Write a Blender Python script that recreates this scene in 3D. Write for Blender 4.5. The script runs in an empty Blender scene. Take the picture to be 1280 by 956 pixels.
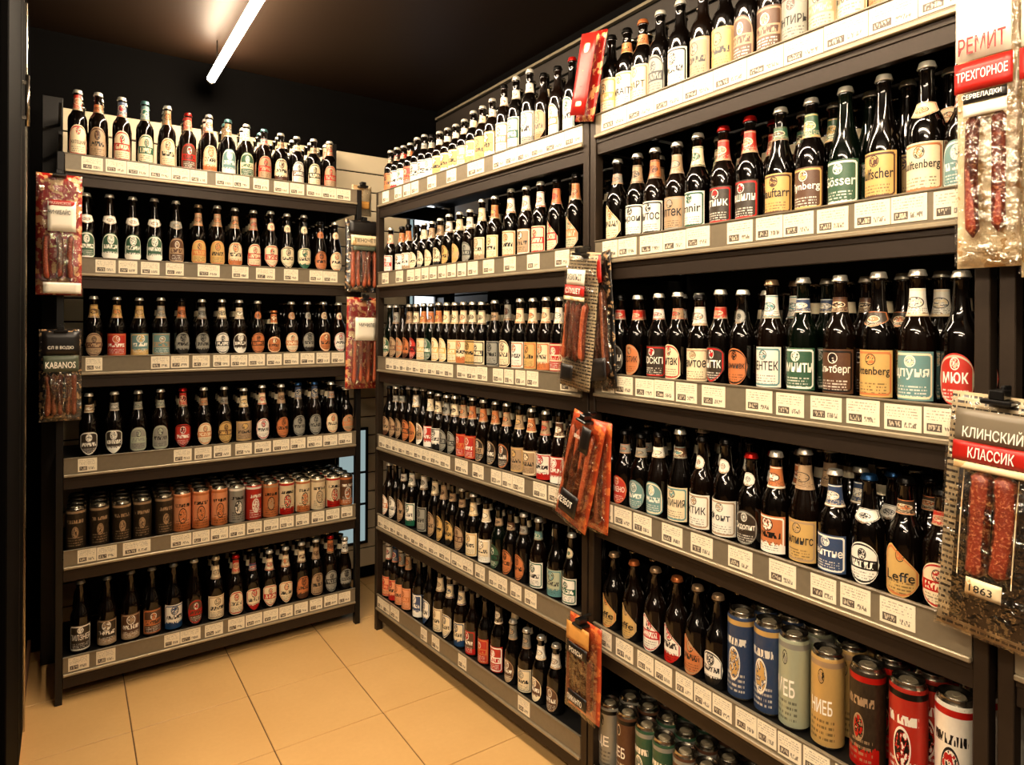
import bpy, bmesh, math, random
from mathutils import Vector, Matrix

PI = math.pi
SC = bpy.context.scene
COL = SC.collection

# ------------------------------------------------------------------ camera, world, light, exposure
cam_data = bpy.data.cameras.new('camera')
cam = bpy.data.objects.new('camera', cam_data)
COL.objects.link(cam)
cam.location = (0, 0, 1.45)
cam.matrix_world = (Matrix.Translation((0, 0, 1.45)) @ Matrix.Rotation(math.radians(-34.254), 4, 'Z')
                    @ Matrix.Rotation(PI / 2, 4, 'X') @ Matrix.Rotation(math.radians(0.245), 4, 'Z'))
cam_data.sensor_width = 36.0
cam_data.lens = 22.92
cam_data.shift_y = -0.0567
cam_data.clip_start = 0.02
SC.camera = cam

world = bpy.data.worlds.new('world')
SC.world = world
world.use_nodes = True
world.node_tree.nodes['Background'].inputs[0].default_value = (1.0, 0.86, 0.68, 1)
world.node_tree.nodes['Background'].inputs[1].default_value = 0.008

SC.view_settings.view_transform = 'Standard'
SC.view_settings.look = 'None'
SC.view_settings.exposure = 3.55
SC.view_settings.gamma = 1.0
TUBE_POWER = 17.0          # emission strength of the fluorescent tubes
TUBE_COLOR = (1.0, 0.79, 0.56)

# ------------------------------------------------------------------ helpers
def lin(c):
    return tuple((x / 12.92 if x <= 0.04045 else ((x + 0.055) / 1.055) ** 2.4) for x in c)

PAL = {k: lin(v) for k, v in dict(
    W=(.94, .92, .86), C=(.92, .85, .70), G=(.80, .65, .38), T=(.66, .55, .42), O=(.76, .44, .24), R=(.70, .09, .06),
    B=(.30, .17, .10), D=(.05, .042, .036), E=(.06, .32, .23), A=(.36, .54, .54), U=(.09, .24, .40), S=(.56, .56, .52),
    P=(.90, .60, .42), K=(.68, .71, .60), N=(0.1, .1, .1)).items()}
CNAME = dict(W='white', C='cream', G='gold', T='tan', O='orange', R='red', B='brown', D='black', E='green', A='teal', U='blue',
             S='silver', P='peach', K='sage', N='plain')

class NT:
    """small node-graph builder"""
    def __init__(self, name):
        self.mat = bpy.data.materials.new(name)
        self.mat.use_nodes = True
        self.t = self.mat.node_tree
        self.t.nodes.clear()
        self.out = self.t.nodes.new('ShaderNodeOutputMaterial')
    def node(self, kind, **kw):
        n = self.t.nodes.new(kind)
        for k, v in kw.items():
            setattr(n, k, v)
        return n
    def put(self, sock, v):
        if isinstance(v, bpy.types.NodeSocket):
            self.t.links.new(v, sock)
        elif v is not None:
            if isinstance(v, (tuple, list)) and len(v) == 3 and sock.type == 'RGBA':
                v = (*v, 1)
            sock.default_value = v
    def m(self, op, a, b=None, c=None, clamp=False):
        n = self.node('ShaderNodeMath', operation=op, use_clamp=clamp)
        self.put(n.inputs[0], a); self.put(n.inputs[1], b); self.put(n.inputs[2], c)
        return n.outputs[0]
    def lt(self, a, b): return self.m('LESS_THAN', a, b)
    def gt(self, a, b): return self.m('GREATER_THAN', a, b)
    def mul(self, *a):
        r = a[0]
        for x in a[1:]:
            r = self.m('MULTIPLY', r, x)
        return r
    def near(self, a, b, w):   # |a-b| < w
        return self.lt(self.m('ABSOLUTE', self.m('SUBTRACT', a, b)), w)
    def mix(self, f, a, b):
        n = self.node('ShaderNodeMix', data_type='RGBA')
        self.put(n.inputs[0], f); self.put(n.inputs[6], a); self.put(n.inputs[7], b)
        return n.outputs[2]
    def attr(self, name, vec=False, typ='OBJECT'):
        n = self.node('ShaderNodeAttribute', attribute_type=typ, attribute_name=name)
        return n.outputs['Color'] if vec else n.outputs['Fac']
    def uv(self):
        n = self.node('ShaderNodeUVMap')
        n.uv_map = 'UVMap'
        s = self.node('ShaderNodeSeparateXYZ')
        self.t.links.new(n.outputs[0], s.inputs[0])
        return s.outputs[0], s.outputs[1]
    def noise(self, x=None, y=None, z=None, scale=1.0, detail=2.0, vec=None, rough=0.5):
        n = self.node('ShaderNodeTexNoise')
        if vec is None:
            c = self.node('ShaderNodeCombineXYZ')
            self.put(c.inputs[0], x); self.put(c.inputs[1], y); self.put(c.inputs[2], z)
            vec = c.outputs[0]
        self.put(n.inputs['Vector'], vec)
        n.inputs['Scale'].default_value = scale
        n.inputs['Detail'].default_value = detail
        n.inputs['Roughness'].default_value = rough
        return n.outputs['Fac']
    def obj_coord(self):
        return self.node('ShaderNodeTexCoord').outputs['Object']
    def bsdf(self, color, rough=0.5, metal=0.0, bump=None, bump_s=0.3, bump_d=0.002, **kw):
        p = self.node('ShaderNodeBsdfPrincipled')
        self.put(p.inputs['Base Color'], color)
        self.put(p.inputs['Roughness'], rough)
        self.put(p.inputs['Metallic'], metal)
        for k, v in kw.items():
            self.put(p.inputs[k.replace('_', ' ')], v)
        if bump is not None:
            b = self.node('ShaderNodeBump')
            b.inputs['Strength'].default_value = bump_s
            b.inputs['Distance'].default_value = bump_d
            self.put(b.inputs['Height'], bump)
            self.t.links.new(b.outputs[0], p.inputs['Normal'])
        return p.outputs[0]
    def done(self, shader):
        self.t.links.new(shader, self.out.inputs[0])
        return self.mat

def simple(name, col, rough=0.5, metal=0.0, vary=0.0, scale=20.0, bump=0.0, **kw):
    g = NT(name)
    c = lin(col)
    if vary or bump:
        n = g.noise(vec=g.obj_coord(), scale=scale, detail=4)
        color = g.mix(n, tuple(x * (1 - vary) for x in c), tuple(min(1, x * (1 + vary)) for x in c))
        return g.done(g.bsdf(color, rough, metal, bump=n if bump else None, bump_s=bump, **kw))
    return g.done(g.bsdf((*c, 1), rough, metal, **kw))

M = {}
M['black_metal'] = simple('black_metal', (.055, .045, .036), .42, .3, .25, 60)
M['post_metal'] = simple('post_metal', (.19, .15, .11), .45, .5, .2, 90)
M['beam_metal'] = simple('beam_metal', (.16, .118, .078), .5, .4, .2, 90)
M['shelf_board'] = simple('shelf_board', (.035, .028, .022), .5, .2, .2, 30)
M['rail_plastic'] = simple('rail_plastic', (.46, .42, .345), .32, .15, .15, 70)
M['lip_metal'] = simple('lip_metal', (.62, .57, .47), .42, .5, .15, 50)
M['chrome'] = simple('chrome', (.75, .72, .66), .2, 1.0, .1, 30)
M['can_metal'] = simple('can_metal', (.72, .69, .62), .25, 1.0, .1, 60)
M['black_plastic'] = simple('black_plastic', (.035, .03, .028), .3)
M['bright_ink'] = simple('bright_ink', (.95, .92, .85), .5)
M['dark_ink'] = simple('dark_ink', (.06, .05, .045), .5)
M['red_ink'] = simple('red_ink', (.52, .06, .035), .5)
M['gold_ink'] = simple('gold_ink', (.86, .64, .32), .4)
M['bottle_brown'] = simple('bottle_brown', (.04, .018, .009), .07, 0, Specular_IOR_Level=.55)
M['bottle_dark'] = simple('bottle_dark', (.018, .011, .008), .07, 0, Specular_IOR_Level=.55)
M['bottle_green'] = simple('bottle_green', (.012, .03, .014), .07, 0, Specular_IOR_Level=.55)
M['sheet_teal'] = simple('sheet_teal', (.62, .72, .68), .5, 0, .1, 12)
M['card_cream'] = simple('card_cream', (.90, .84, .70), .45, 0, .08, 30)
def mat_sausage(name, a, b, rough=.36):
    g = NT(name)
    oc = g.obj_coord()
    n = g.noise(vec=oc, scale=190, detail=3, rough=.6)
    n2 = g.noise(vec=oc, scale=45, detail=2)
    fat = g.m('MULTIPLY', g.m('SUBTRACT', n, .52, clamp=True), 5.0, clamp=True)
    col = g.mix(g.mul(fat, .8), g.mix(n2, lin(tuple(x * .75 for x in a)), lin(tuple(min(1, x * 1.2) for x in a))), lin(b))
    return g.done(g.bsdf(col, rough, bump=n, bump_s=.7, bump_d=.0025))
M['sausage_red'] = mat_sausage('sausage_red', (.46, .17, .09), (.78, .50, .34))
M['sausage_brown'] = mat_sausage('sausage_brown', (.40, .20, .11), (.66, .44, .28))
M['sausage_orange'] = mat_sausage('sausage_orange', (.58, .26, .14), (.80, .52, .34))

def mat_crown():
    g = NT('crown_cap')
    return g.done(g.bsdf(g.attr('c1', True), .32, .75))
M['crown_cap'] = mat_crown()

def mat_print():
    """printed paper or foil label: all colours and layout come from each object's own properties"""
    g = NT('printed_label')
    u, v = g.uv()
    c1, c2, c3, c4 = (g.attr('c%d' % i, True) for i in (1, 2, 3, 4))
    seed = g.attr('seed')
    ey, er, by, bh, bf, bt, tx = (g.attr(k) for k in ('ey', 'er', 'by', 'bh', 'bf', 'bt', 'tx'))
    edge = g.attr('edge', typ='GEOMETRY')
    du = g.m('SUBTRACT', u, .5)
    au = g.m('ABSOLUTE', du)
    n1 = g.noise(u, v, seed, scale=14, detail=3)
    n2 = g.noise(g.m('MULTIPLY', u, 2.6), g.m('MULTIPLY', v, 1.2), seed, scale=6, detail=1)
    col = g.mix(g.mul(n1, .22), c1, tuple(lin((.55, .45, .33))))
    # lower picture area
    low = g.mul(g.lt(g.m('ADD', v, g.m('MULTIPLY', n2, .22)), g.m('ADD', bt, .1)), g.gt(bt, .02), g.lt(au, .5))
    col = g.mix(low, col, c4)
    # small lines of print
    lines = g.mul(g.gt(g.m('SINE', g.m('MULTIPLY', v, 95.0)), .1), g.lt(v, .30), g.gt(v, .07), g.lt(au, .34),
                  g.gt(g.noise(g.m('MULTIPLY', u, 40.0), g.m('MULTIPLY', g.m('FLOOR', g.m('MULTIPLY', v, 15.1)), 3.3), seed, detail=0), .47))
    col = g.mix(g.mul(lines, .65), col, c3)
    # emblem
    dv = g.m('SUBTRACT', v, ey)
    d = g.m('SQRT', g.m('ADD', g.m('MULTIPLY', du, du), g.mul(dv, dv, .9)))
    emb = g.lt(d, er)
    embc = g.mix(g.gt(n1, .5), c2, g.mix(g.gt(n1, .58), c1, c3))
    col = g.mix(emb, col, embc)
    ring = g.mul(g.lt(d, g.m('MULTIPLY', er, 1.18)), g.gt(d, g.m('MULTIPLY', er, 1.02)), g.gt(er, .02))
    col = g.mix(ring, col, c3)
    # name band
    inb = g.mul(g.near(v, by, bh), g.lt(au, .47))
    col = g.mix(g.mul(inb, bf), col, c4)
    pseudo = g.mul(g.near(v, by, g.m('MULTIPLY', bh, .66)), g.lt(au, .37), tx,
                   g.gt(g.noise(g.m('MULTIPLY', u, 26.0), g.m('MULTIPLY', v, 9.0), seed, detail=0), .46))
    col = g.mix(pseudo, col, g.mix(bf, c3, c1))
    # border
    bord = g.mul(g.gt(edge, .84), g.lt(edge, .93))
    col = g.mix(bord, col, c2)
    return g.done(g.bsdf(col, g.attr('rgh'), g.attr('met')))
M['printed_label'] = mat_print()

def mat_tag():
    g = NT('price_tag_paper')
    u, v = g.uv()
    seed = g.attr('seed')
    base = g.mix(g.noise(u, v, seed, scale=5), lin((.93, .89, .79)), lin((.88, .83, .71)))
    fine = g.gt(g.noise(g.m('MULTIPLY', u, 34.0), g.m('MULTIPLY', g.m('FLOOR', g.m('MULTIPLY', v, 9.0)), 2.7), seed, detail=0), .5)
    rows = g.mul(g.gt(v, .52), g.lt(v, .92), g.gt(g.m('FRACT', g.m('MULTIPLY', v, 9.0)), .55), fine, g.gt(u, .06), g.lt(u, .9))
    col = g.mix(g.mul(rows, .55), base, lin((.25, .2, .16)))
    box = g.mul(g.gt(u, .08), g.lt(u, .48), g.gt(v, .1), g.lt(v, .4))
    inbox = g.mul(g.gt(u, .12), g.lt(u, .44), g.gt(v, .15), g.lt(v, .35), g.gt(g.noise(g.m('MULTIPLY', u, 30.0), g.m('MULTIPLY', v, 7.0), seed, detail=0), .5))
    col = g.mix(box, col, lin((.30, .26, .22)))
    col = g.mix(inbox, col, lin((.75, .7, .6)))
    digits = g.mul(g.gt(u, .55), g.lt(u, .88), g.gt(v, .14), g.lt(v, .34), g.gt(g.noise(g.m('MULTIPLY', u, 36.0), g.m('MULTIPLY', v, 8.0), seed, detail=0), .48))
    col = g.mix(g.mul(digits, .8), col, lin((.2, .16, .13)))
    return g.done(g.bsdf(col, .4))
M['price_tag_paper'] = mat_tag()

def mat_film():
    g = NT('clear_film')
    n = g.noise(vec=g.obj_coord(), scale=26, detail=3, rough=.6)
    b = g.node('ShaderNodeBump'); b.inputs['Strength'].default_value = 1.0; b.inputs['Distance'].default_value = .022
    g.put(b.inputs['Height'], n)
    gl = g.node('ShaderNodeBsdfGlossy'); gl.inputs['Roughness'].default_value = .12
    gl.inputs['Color'].default_value = (1, .95, .85, 1)
    g.t.links.new(b.outputs[0], gl.inputs['Normal'])
    tr = g.node('ShaderNodeBsdfTransparent')
    mx = g.node('ShaderNodeMixShader')
    lw = g.node('ShaderNodeFresnel'); lw.inputs['IOR'].default_value = 1.55
    g.t.links.new(b.outputs[0], lw.inputs['Normal'])
    f = g.m('ADD', lw.outputs[0], .10)
    g.t.links.new(f, mx.inputs[0]); g.t.links.new(tr.outputs[0], mx.inputs[1]); g.t.links.new(gl.outputs[0], mx.inputs[2])
    return g.done(mx.outputs[0])
M['clear_film'] = mat_film()

def mat_card(name, a, b, scale=40, amt=.5, rough=.3, stripes=False):
    g = NT(name)
    oc = g.obj_coord()
    n = g.noise(vec=oc, scale=scale, detail=4)
    fac = g.mul(g.gt(n, 1 - amt), 1.0)
    if stripes:
        s = g.node('ShaderNodeSeparateXYZ'); g.t.links.new(oc, s.inputs[0])
        fac = g.mul(g.gt(g.m('SINE', g.m('MULTIPLY', s.outputs[2], 620.0)), .2),
                    g.gt(g.noise(g.m('MULTIPLY', s.outputs[0], 260.0), g.m('MULTIPLY', g.m('FLOOR', g.m('MULTIPLY', s.outputs[2], 98.7)), 5.3), 0.0, detail=0), .42))
    col = g.mix(fac, lin(a), lin(b))
    w = g.noise(vec=oc, scale=18, detail=2)
    return g.done(g.bsdf(col, rough, bump=w, bump_s=.35, bump_d=.01))

def mat_floor_tile():
    g = NT('floor_tile')
    oc = g.node('ShaderNodeNewGeometry').outputs['Position']
    n = g.noise(vec=oc, scale=3.0, detail=5, rough=.6)
    n2 = g.noise(vec=oc, scale=60.0, detail=3, rough=.6)
    col = g.mix(n, lin((.82, .645, .40)), lin((.90, .735, .48)))
    col = g.mix(g.mul(n2, .3), col, lin((.74, .55, .33)))
    return g.done(g.bsdf(col, .42, bump=n2, bump_s=.1, bump_d=.002))
M['floor_tile'] = mat_floor_tile()
M['grout'] = simple('grout', (.42, .30, .17), .8, 0, .2, 40)
M['ceiling_gloss'] = simple('ceiling_gloss', (.105, .068, .04), .5, 0, .15, 4, Specular_IOR_Level=.08)
M['black_wall'] = simple('black_wall', (.010, .0075, .006), .75, 0, .2, 8, Specular_IOR_Level=.05)
M['wall_paint'] = simple('wall_paint', (.16, .13, .10), .6, 0, .1, 8)
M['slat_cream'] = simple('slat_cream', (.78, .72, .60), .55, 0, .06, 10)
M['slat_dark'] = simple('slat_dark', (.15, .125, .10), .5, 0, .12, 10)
M['groove'] = simple('groove', (.06, .05, .04), .7)
M['wood_trim'] = simple('wood_trim', (.66, .48, .36), .5, 0, .15, 20)

def emitter(name, col, s):
    g = NT(name)
    e = g.node('ShaderNodeEmission')
    e.inputs[0].default_value = (*col, 1); e.inputs[1].default_value = s
    return g.done(e.outputs[0])
M['tube_glow'] = emitter('tube_glow', TUBE_COLOR, TUBE_POWER)
M['daylight'] = emitter('daylight', (.86, .93, 1.0), .28)
M['frosted_pane'] = emitter('frosted_pane', (.55, .72, .72), .045)

# ---- mesh helpers
def mesh_from(verts, faces, name, smooth=False, uvs=None, edge=None):
    me = bpy.data.meshes.new(name)
    me.from_pydata(verts, [], faces)
    if uvs is not None:
        lay = me.uv_layers.new(name='UVMap')
        for lp in me.loops:
            lay.data[lp.index].uv = uvs[lp.vertex_index]
    if edge is not None:
        at = me.attributes.new('edge', 'FLOAT', 'POINT')
        for i, e in enumerate(edge):
            at.data[i].value = e
    if smooth:
        for p in me.polygons:
            p.use_smooth = True
    me.update()
    return me

def ob(name, me, mat=None, parent=None, loc=None, rot=None):
    if mat is not None and not me.materials:
        me.materials.append(mat)
    o = bpy.data.objects.new(name, me)
    COL.objects.link(o)
    if parent is not None:
        o.parent = parent
    if loc is not None:
        o.location = loc
    if rot is not None:
        o.rotation_euler = rot
    return o

def tag(o, label, cat, group=None, kind=None):
    o['label'] = label
    o['category'] = cat
    if group: o['group'] = group
    if kind: o['kind'] = kind
    return o

def empty(name, loc, rz=0.0):
    o = bpy.data.objects.new(name, None)
    o.empty_display_size = .05
    COL.objects.link(o)
    o.location = loc
    o.rotation_euler = (0, 0, rz)
    return o

def boxes(name, lst, bevel=0.0):
    """one mesh from boxes (x0,x1,y0,y1,z0,z1)"""
    bm = bmesh.new()
    for (x0, x1, y0, y1, z0, z1) in lst:
        r = bmesh.ops.create_cube(bm, size=1)
        for v in r['verts']:
            v.co = Vector(((x0 + x1) / 2 + v.co.x * (x1 - x0), (y0 + y1) / 2 + v.co.y * (y1 - y0), (z0 + z1) / 2 + v.co.z * (z1 - z0)))
    if bevel:
        bmesh.ops.bevel(bm, geom=list(bm.edges), offset=bevel, segments=1, affect='EDGES')
    me = bpy.data.meshes.new(name)
    bm.to_mesh(me); bm.free()
    return me

def lathe(prof, seg, name):
    """prof: list of (z, r)"""
    verts, faces = [], []
    for z, r in prof:
        for i in range(seg):
            a = 2 * PI * i / seg
            verts.append((r * math.cos(a), r * math.sin(a), z))
    n = len(prof)
    for k in range(n - 1):
        for i in range(seg):
            j = (i + 1) % seg
            faces.append((k * seg + i, k * seg + j, (k + 1) * seg + j, (k + 1) * seg + i))
    faces.append(tuple(reversed(range(seg))))
    faces.append(tuple((n - 1) * seg + i for i in range(seg)))
    me = mesh_from(verts, faces, name, smooth=True)
    for p in me.polygons:
        if len(p.vertices) > 4: p.use_smooth = False
    return me

# ------------------------------------------------------------------ setting
def struct(name, me, mat=None, loc=None, rot=None):
    o = ob(name, me, mat, None, loc, rot)
    o['kind'] = 'structure'
    return o

XL, XR, YB, YF, XF, ZC = -.142, 1.85, 3.55, -1.6, -2.8, 2.75
floor = struct('floor', boxes('floor', [(XF - .1, XR + .1, YF - .1, YB + .1, -.05, -.004)]), M['grout'])
T = .392
tile_me = boxes('tile', [(0, T - .004, 0, T - .004, -.012, 0)], .0012)
tile_me.materials.append(M['floor_tile'])
for i in range(-4, 4):
    for j in range(-4, 3):
        x, y = .587 + i * T, 2.672 + j * T
        if x + T > XF and x < XR and y < YB:
            x1, y1 = min(x + T, XR), min(y + T, YB)
            t_ = ob('tile', tile_me, None, floor, (x, y, 0))
            t_.scale = ((x1 - x) / T, (y1 - y) / T, 1)
ceiling = struct('ceiling', boxes('ceiling', [(XF - .1, XR + .1, YF - .1, YB + .1, ZC, ZC + .05)]), M['ceiling_gloss'])

wall_back = struct('wall_back', boxes('wall_back', [(XL - .1, XR + .1, YB + .012, YB + .08, 0, ZC)]), M['black_wall'])
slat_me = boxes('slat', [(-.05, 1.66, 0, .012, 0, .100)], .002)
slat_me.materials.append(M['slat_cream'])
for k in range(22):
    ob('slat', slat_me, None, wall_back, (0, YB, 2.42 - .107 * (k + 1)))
wall_right = struct('wall_right', boxes('wall_right', [(XR + .012, XR + .08, YF, YB, 0, ZC)]), M['black_wall'])
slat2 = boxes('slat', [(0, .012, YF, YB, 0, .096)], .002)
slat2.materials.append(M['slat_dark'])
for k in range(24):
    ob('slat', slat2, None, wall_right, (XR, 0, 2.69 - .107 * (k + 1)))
tr = struct('trim_1', boxes('trim_1', [(XR - .006, XR + .012, YF, YB, 2.692, 2.704)]), M['rail_plastic'])
wall_left = struct('wall_left', boxes('wall_left', [(XL - .08, XL, 1.9, YB, 0, ZC)]), M['black_wall'])
struct('wall_partition', boxes('wall_partition', [(XF, XL - .08, 1.9, 1.98, 0, ZC)]), M['wall_paint'])
struct('wall_side', boxes('wall_side', [(XF - .08, XF, YF, 1.98, 0, ZC)]), M['wall_paint'])
struct('wall_front', boxes('wall_front', [(XF - .08, XR + .08, YF - .08, YF, 0, ZC)]), M['wall_paint'])
struct('baseboard_left', boxes('baseboard_left', [(XL, XL + .012, 1.9, YB - .002, 0, .06)], .002), M['wood_trim'])
struct('trim_2', boxes('trim_2', [(XL, XL + .012, 1.92, 3.1, 2.565, 2.578)], .002), M['wall_paint'])
d1 = struct('door_1', boxes('door_1', [(XL, XL + .02, 2.02, 2.74, .065, 2.50)], .003), M['black_wall'])
ob('door_frame', boxes('door_frame', [(XL, XL + .026, 2.745, 2.757, .065, 2.53)], .002), M['chrome'], d1)
ob('door_edge', boxes('door_edge', [(XL, XL + .022, 2.50, 2.506, .065, 2.50)]), M['black_metal'], d1)
hm = lathe([(0, .006), (.16, .006)], 10, 'door_handle')
ob('door_handle', hm, M['chrome'], d1, (XL + .035, 2.53, 2.06))
ob('door_handle', boxes('door_handle', [(XL + .02, XL + .038, 2.525, 2.535, 2.08, 2.09), (XL + .02, XL + .038, 2.525, 2.535, 2.19, 2.20)]), M['chrome'], d1)

# bright window in the corner behind the racks
w1 = struct('window_1', boxes('window_1', [(1.66, 1.672, YB - .02, YB + .012, 1.45, 2.2), (1.838, 1.85, YB - .02, YB + .012, 1.45, 2.2),
                                          (1.66, 1.85, YB - .02, YB + .012, 1.45, 1.462), (1.66, 1.85, YB - .02, YB + .012, 2.188, 2.2)]), M['black_metal'])
ob('pane', boxes('pane', [(1.705, 1.838, YB, YB + .006, 1.462, 2.188)]), M['daylight'], w1)
ob('pane', boxes('pane', [(1.672, 1.70, YB, YB + .006, 1.462, 2.188)]), M['frosted_pane'], w1)
ob('window_frame', boxes('window_frame', [(1.699, 1.706, YB - .012, YB + .008, 1.462, 2.188)]), M['black_metal'], w1)
w2 = struct('window_2', boxes('window_2', [(1.235, 1.25, YB - .012, YB, .2, .86), (1.405, 1.42, YB - .012, YB, .2, .86),
                                          (1.25, 1.405, YB - .012, YB, .2, .215), (1.25, 1.405, YB - .012, YB, .845, .86),
                                          (1.25, 1.405, YB - .012, YB, .60, .612), (1.25, 1.405, YB - .012, YB, .42, .432)]), M['black_metal'])
ob('pane', boxes('pane', [(1.25, 1.405, YB - .005, YB - .001, .215, .845)]), M['frosted_pane'], w2)

# fluorescent tubes, then unseen fill tubes added to light the rack fronts
def tube(x, y0, y1, z, label):
    t = empty('tube_light', (x, y0, z))
    tag(t, label, 'lamp', 'ceiling tubes')
    L = y1 - y0
    me = lathe([(0, .019), (L, .019)], 20, 'glass_tube')
    ob('glass_tube', me, M['tube_glow'], t, (0, 0, 0), (-PI / 2, 0, 0))
    for yy in (0, L):
        e = lathe([(-.012, .0195), (.012, .0195)], 14, 'end_cap')
        ob('end_cap', e, M['lip_metal'], t, (0, yy, 0), (-PI / 2, 0, 0))
    for yy in (.15, L - .15):
        ob('hanger', lathe([(.012, .003), (ZC - z, .003)], 8, 'hanger'), M['black_metal'], t, (0, yy, 0))
tube(.563, 1.96, 3.40, 2.619, 'glowing white tube hung under the black ceiling above the aisle')
tube(.563, .46, 1.92, 2.619, 'second glowing tube in line, overhead nearer the viewer')
tube(-.9, -1.4, .06, 2.619, 'added fill tube over the rest of the shop behind the viewer')  # unseen, added as frontal fill for the labels
tube(.563, -1.2, .26, 2.619, 'added fill tube overhead and just behind the viewer')  # added out of view to brighten rack fronts and floor
tube(-1.9, -1.4, .06, 2.619, 'added fill tube farthest from the racks')  # extra unseen fill, lifts the lower shelves
tube(-.9, .1, 1.56, 2.619, 'added fill tube over the shop floor beside the black partition')  # added off-frame fill for labels and price rails

# ------------------------------------------------------------------ racks
RACK = {'L': ((-.013, 3.0), 1.1, 1.175), 'R': ((1.213, 2.904), -85.64, 1.376), 'N': ((1.321, 1.492), -90.0, 1.013),
        'X': ((1.321, .430), -90.0, .60)}
RB = {'L': [2.039, 1.646, 1.264, .877, .526, .121], 'R': [2.015, 1.637, 1.241, .874, .50, .12],
      'N': [2.029, 1.647, 1.251, .873, .495, .06], 'X': [2.029, 1.647, 1.251, .873, .495, .06]}
DEPTH = .42
INSET = {'L': .056, 'R': .042, 'N': .044}
def frame(rk):
    (x, y), a, _ = RACK[rk]
    return Matrix.Translation((x, y, 0)) @ Matrix.Rotation(math.radians(a), 4, 'Z')   # local x along the shelf, +y to the back
def pt(rk, s, d, z):
    return frame(rk) @ Vector((s, d, z))

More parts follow.
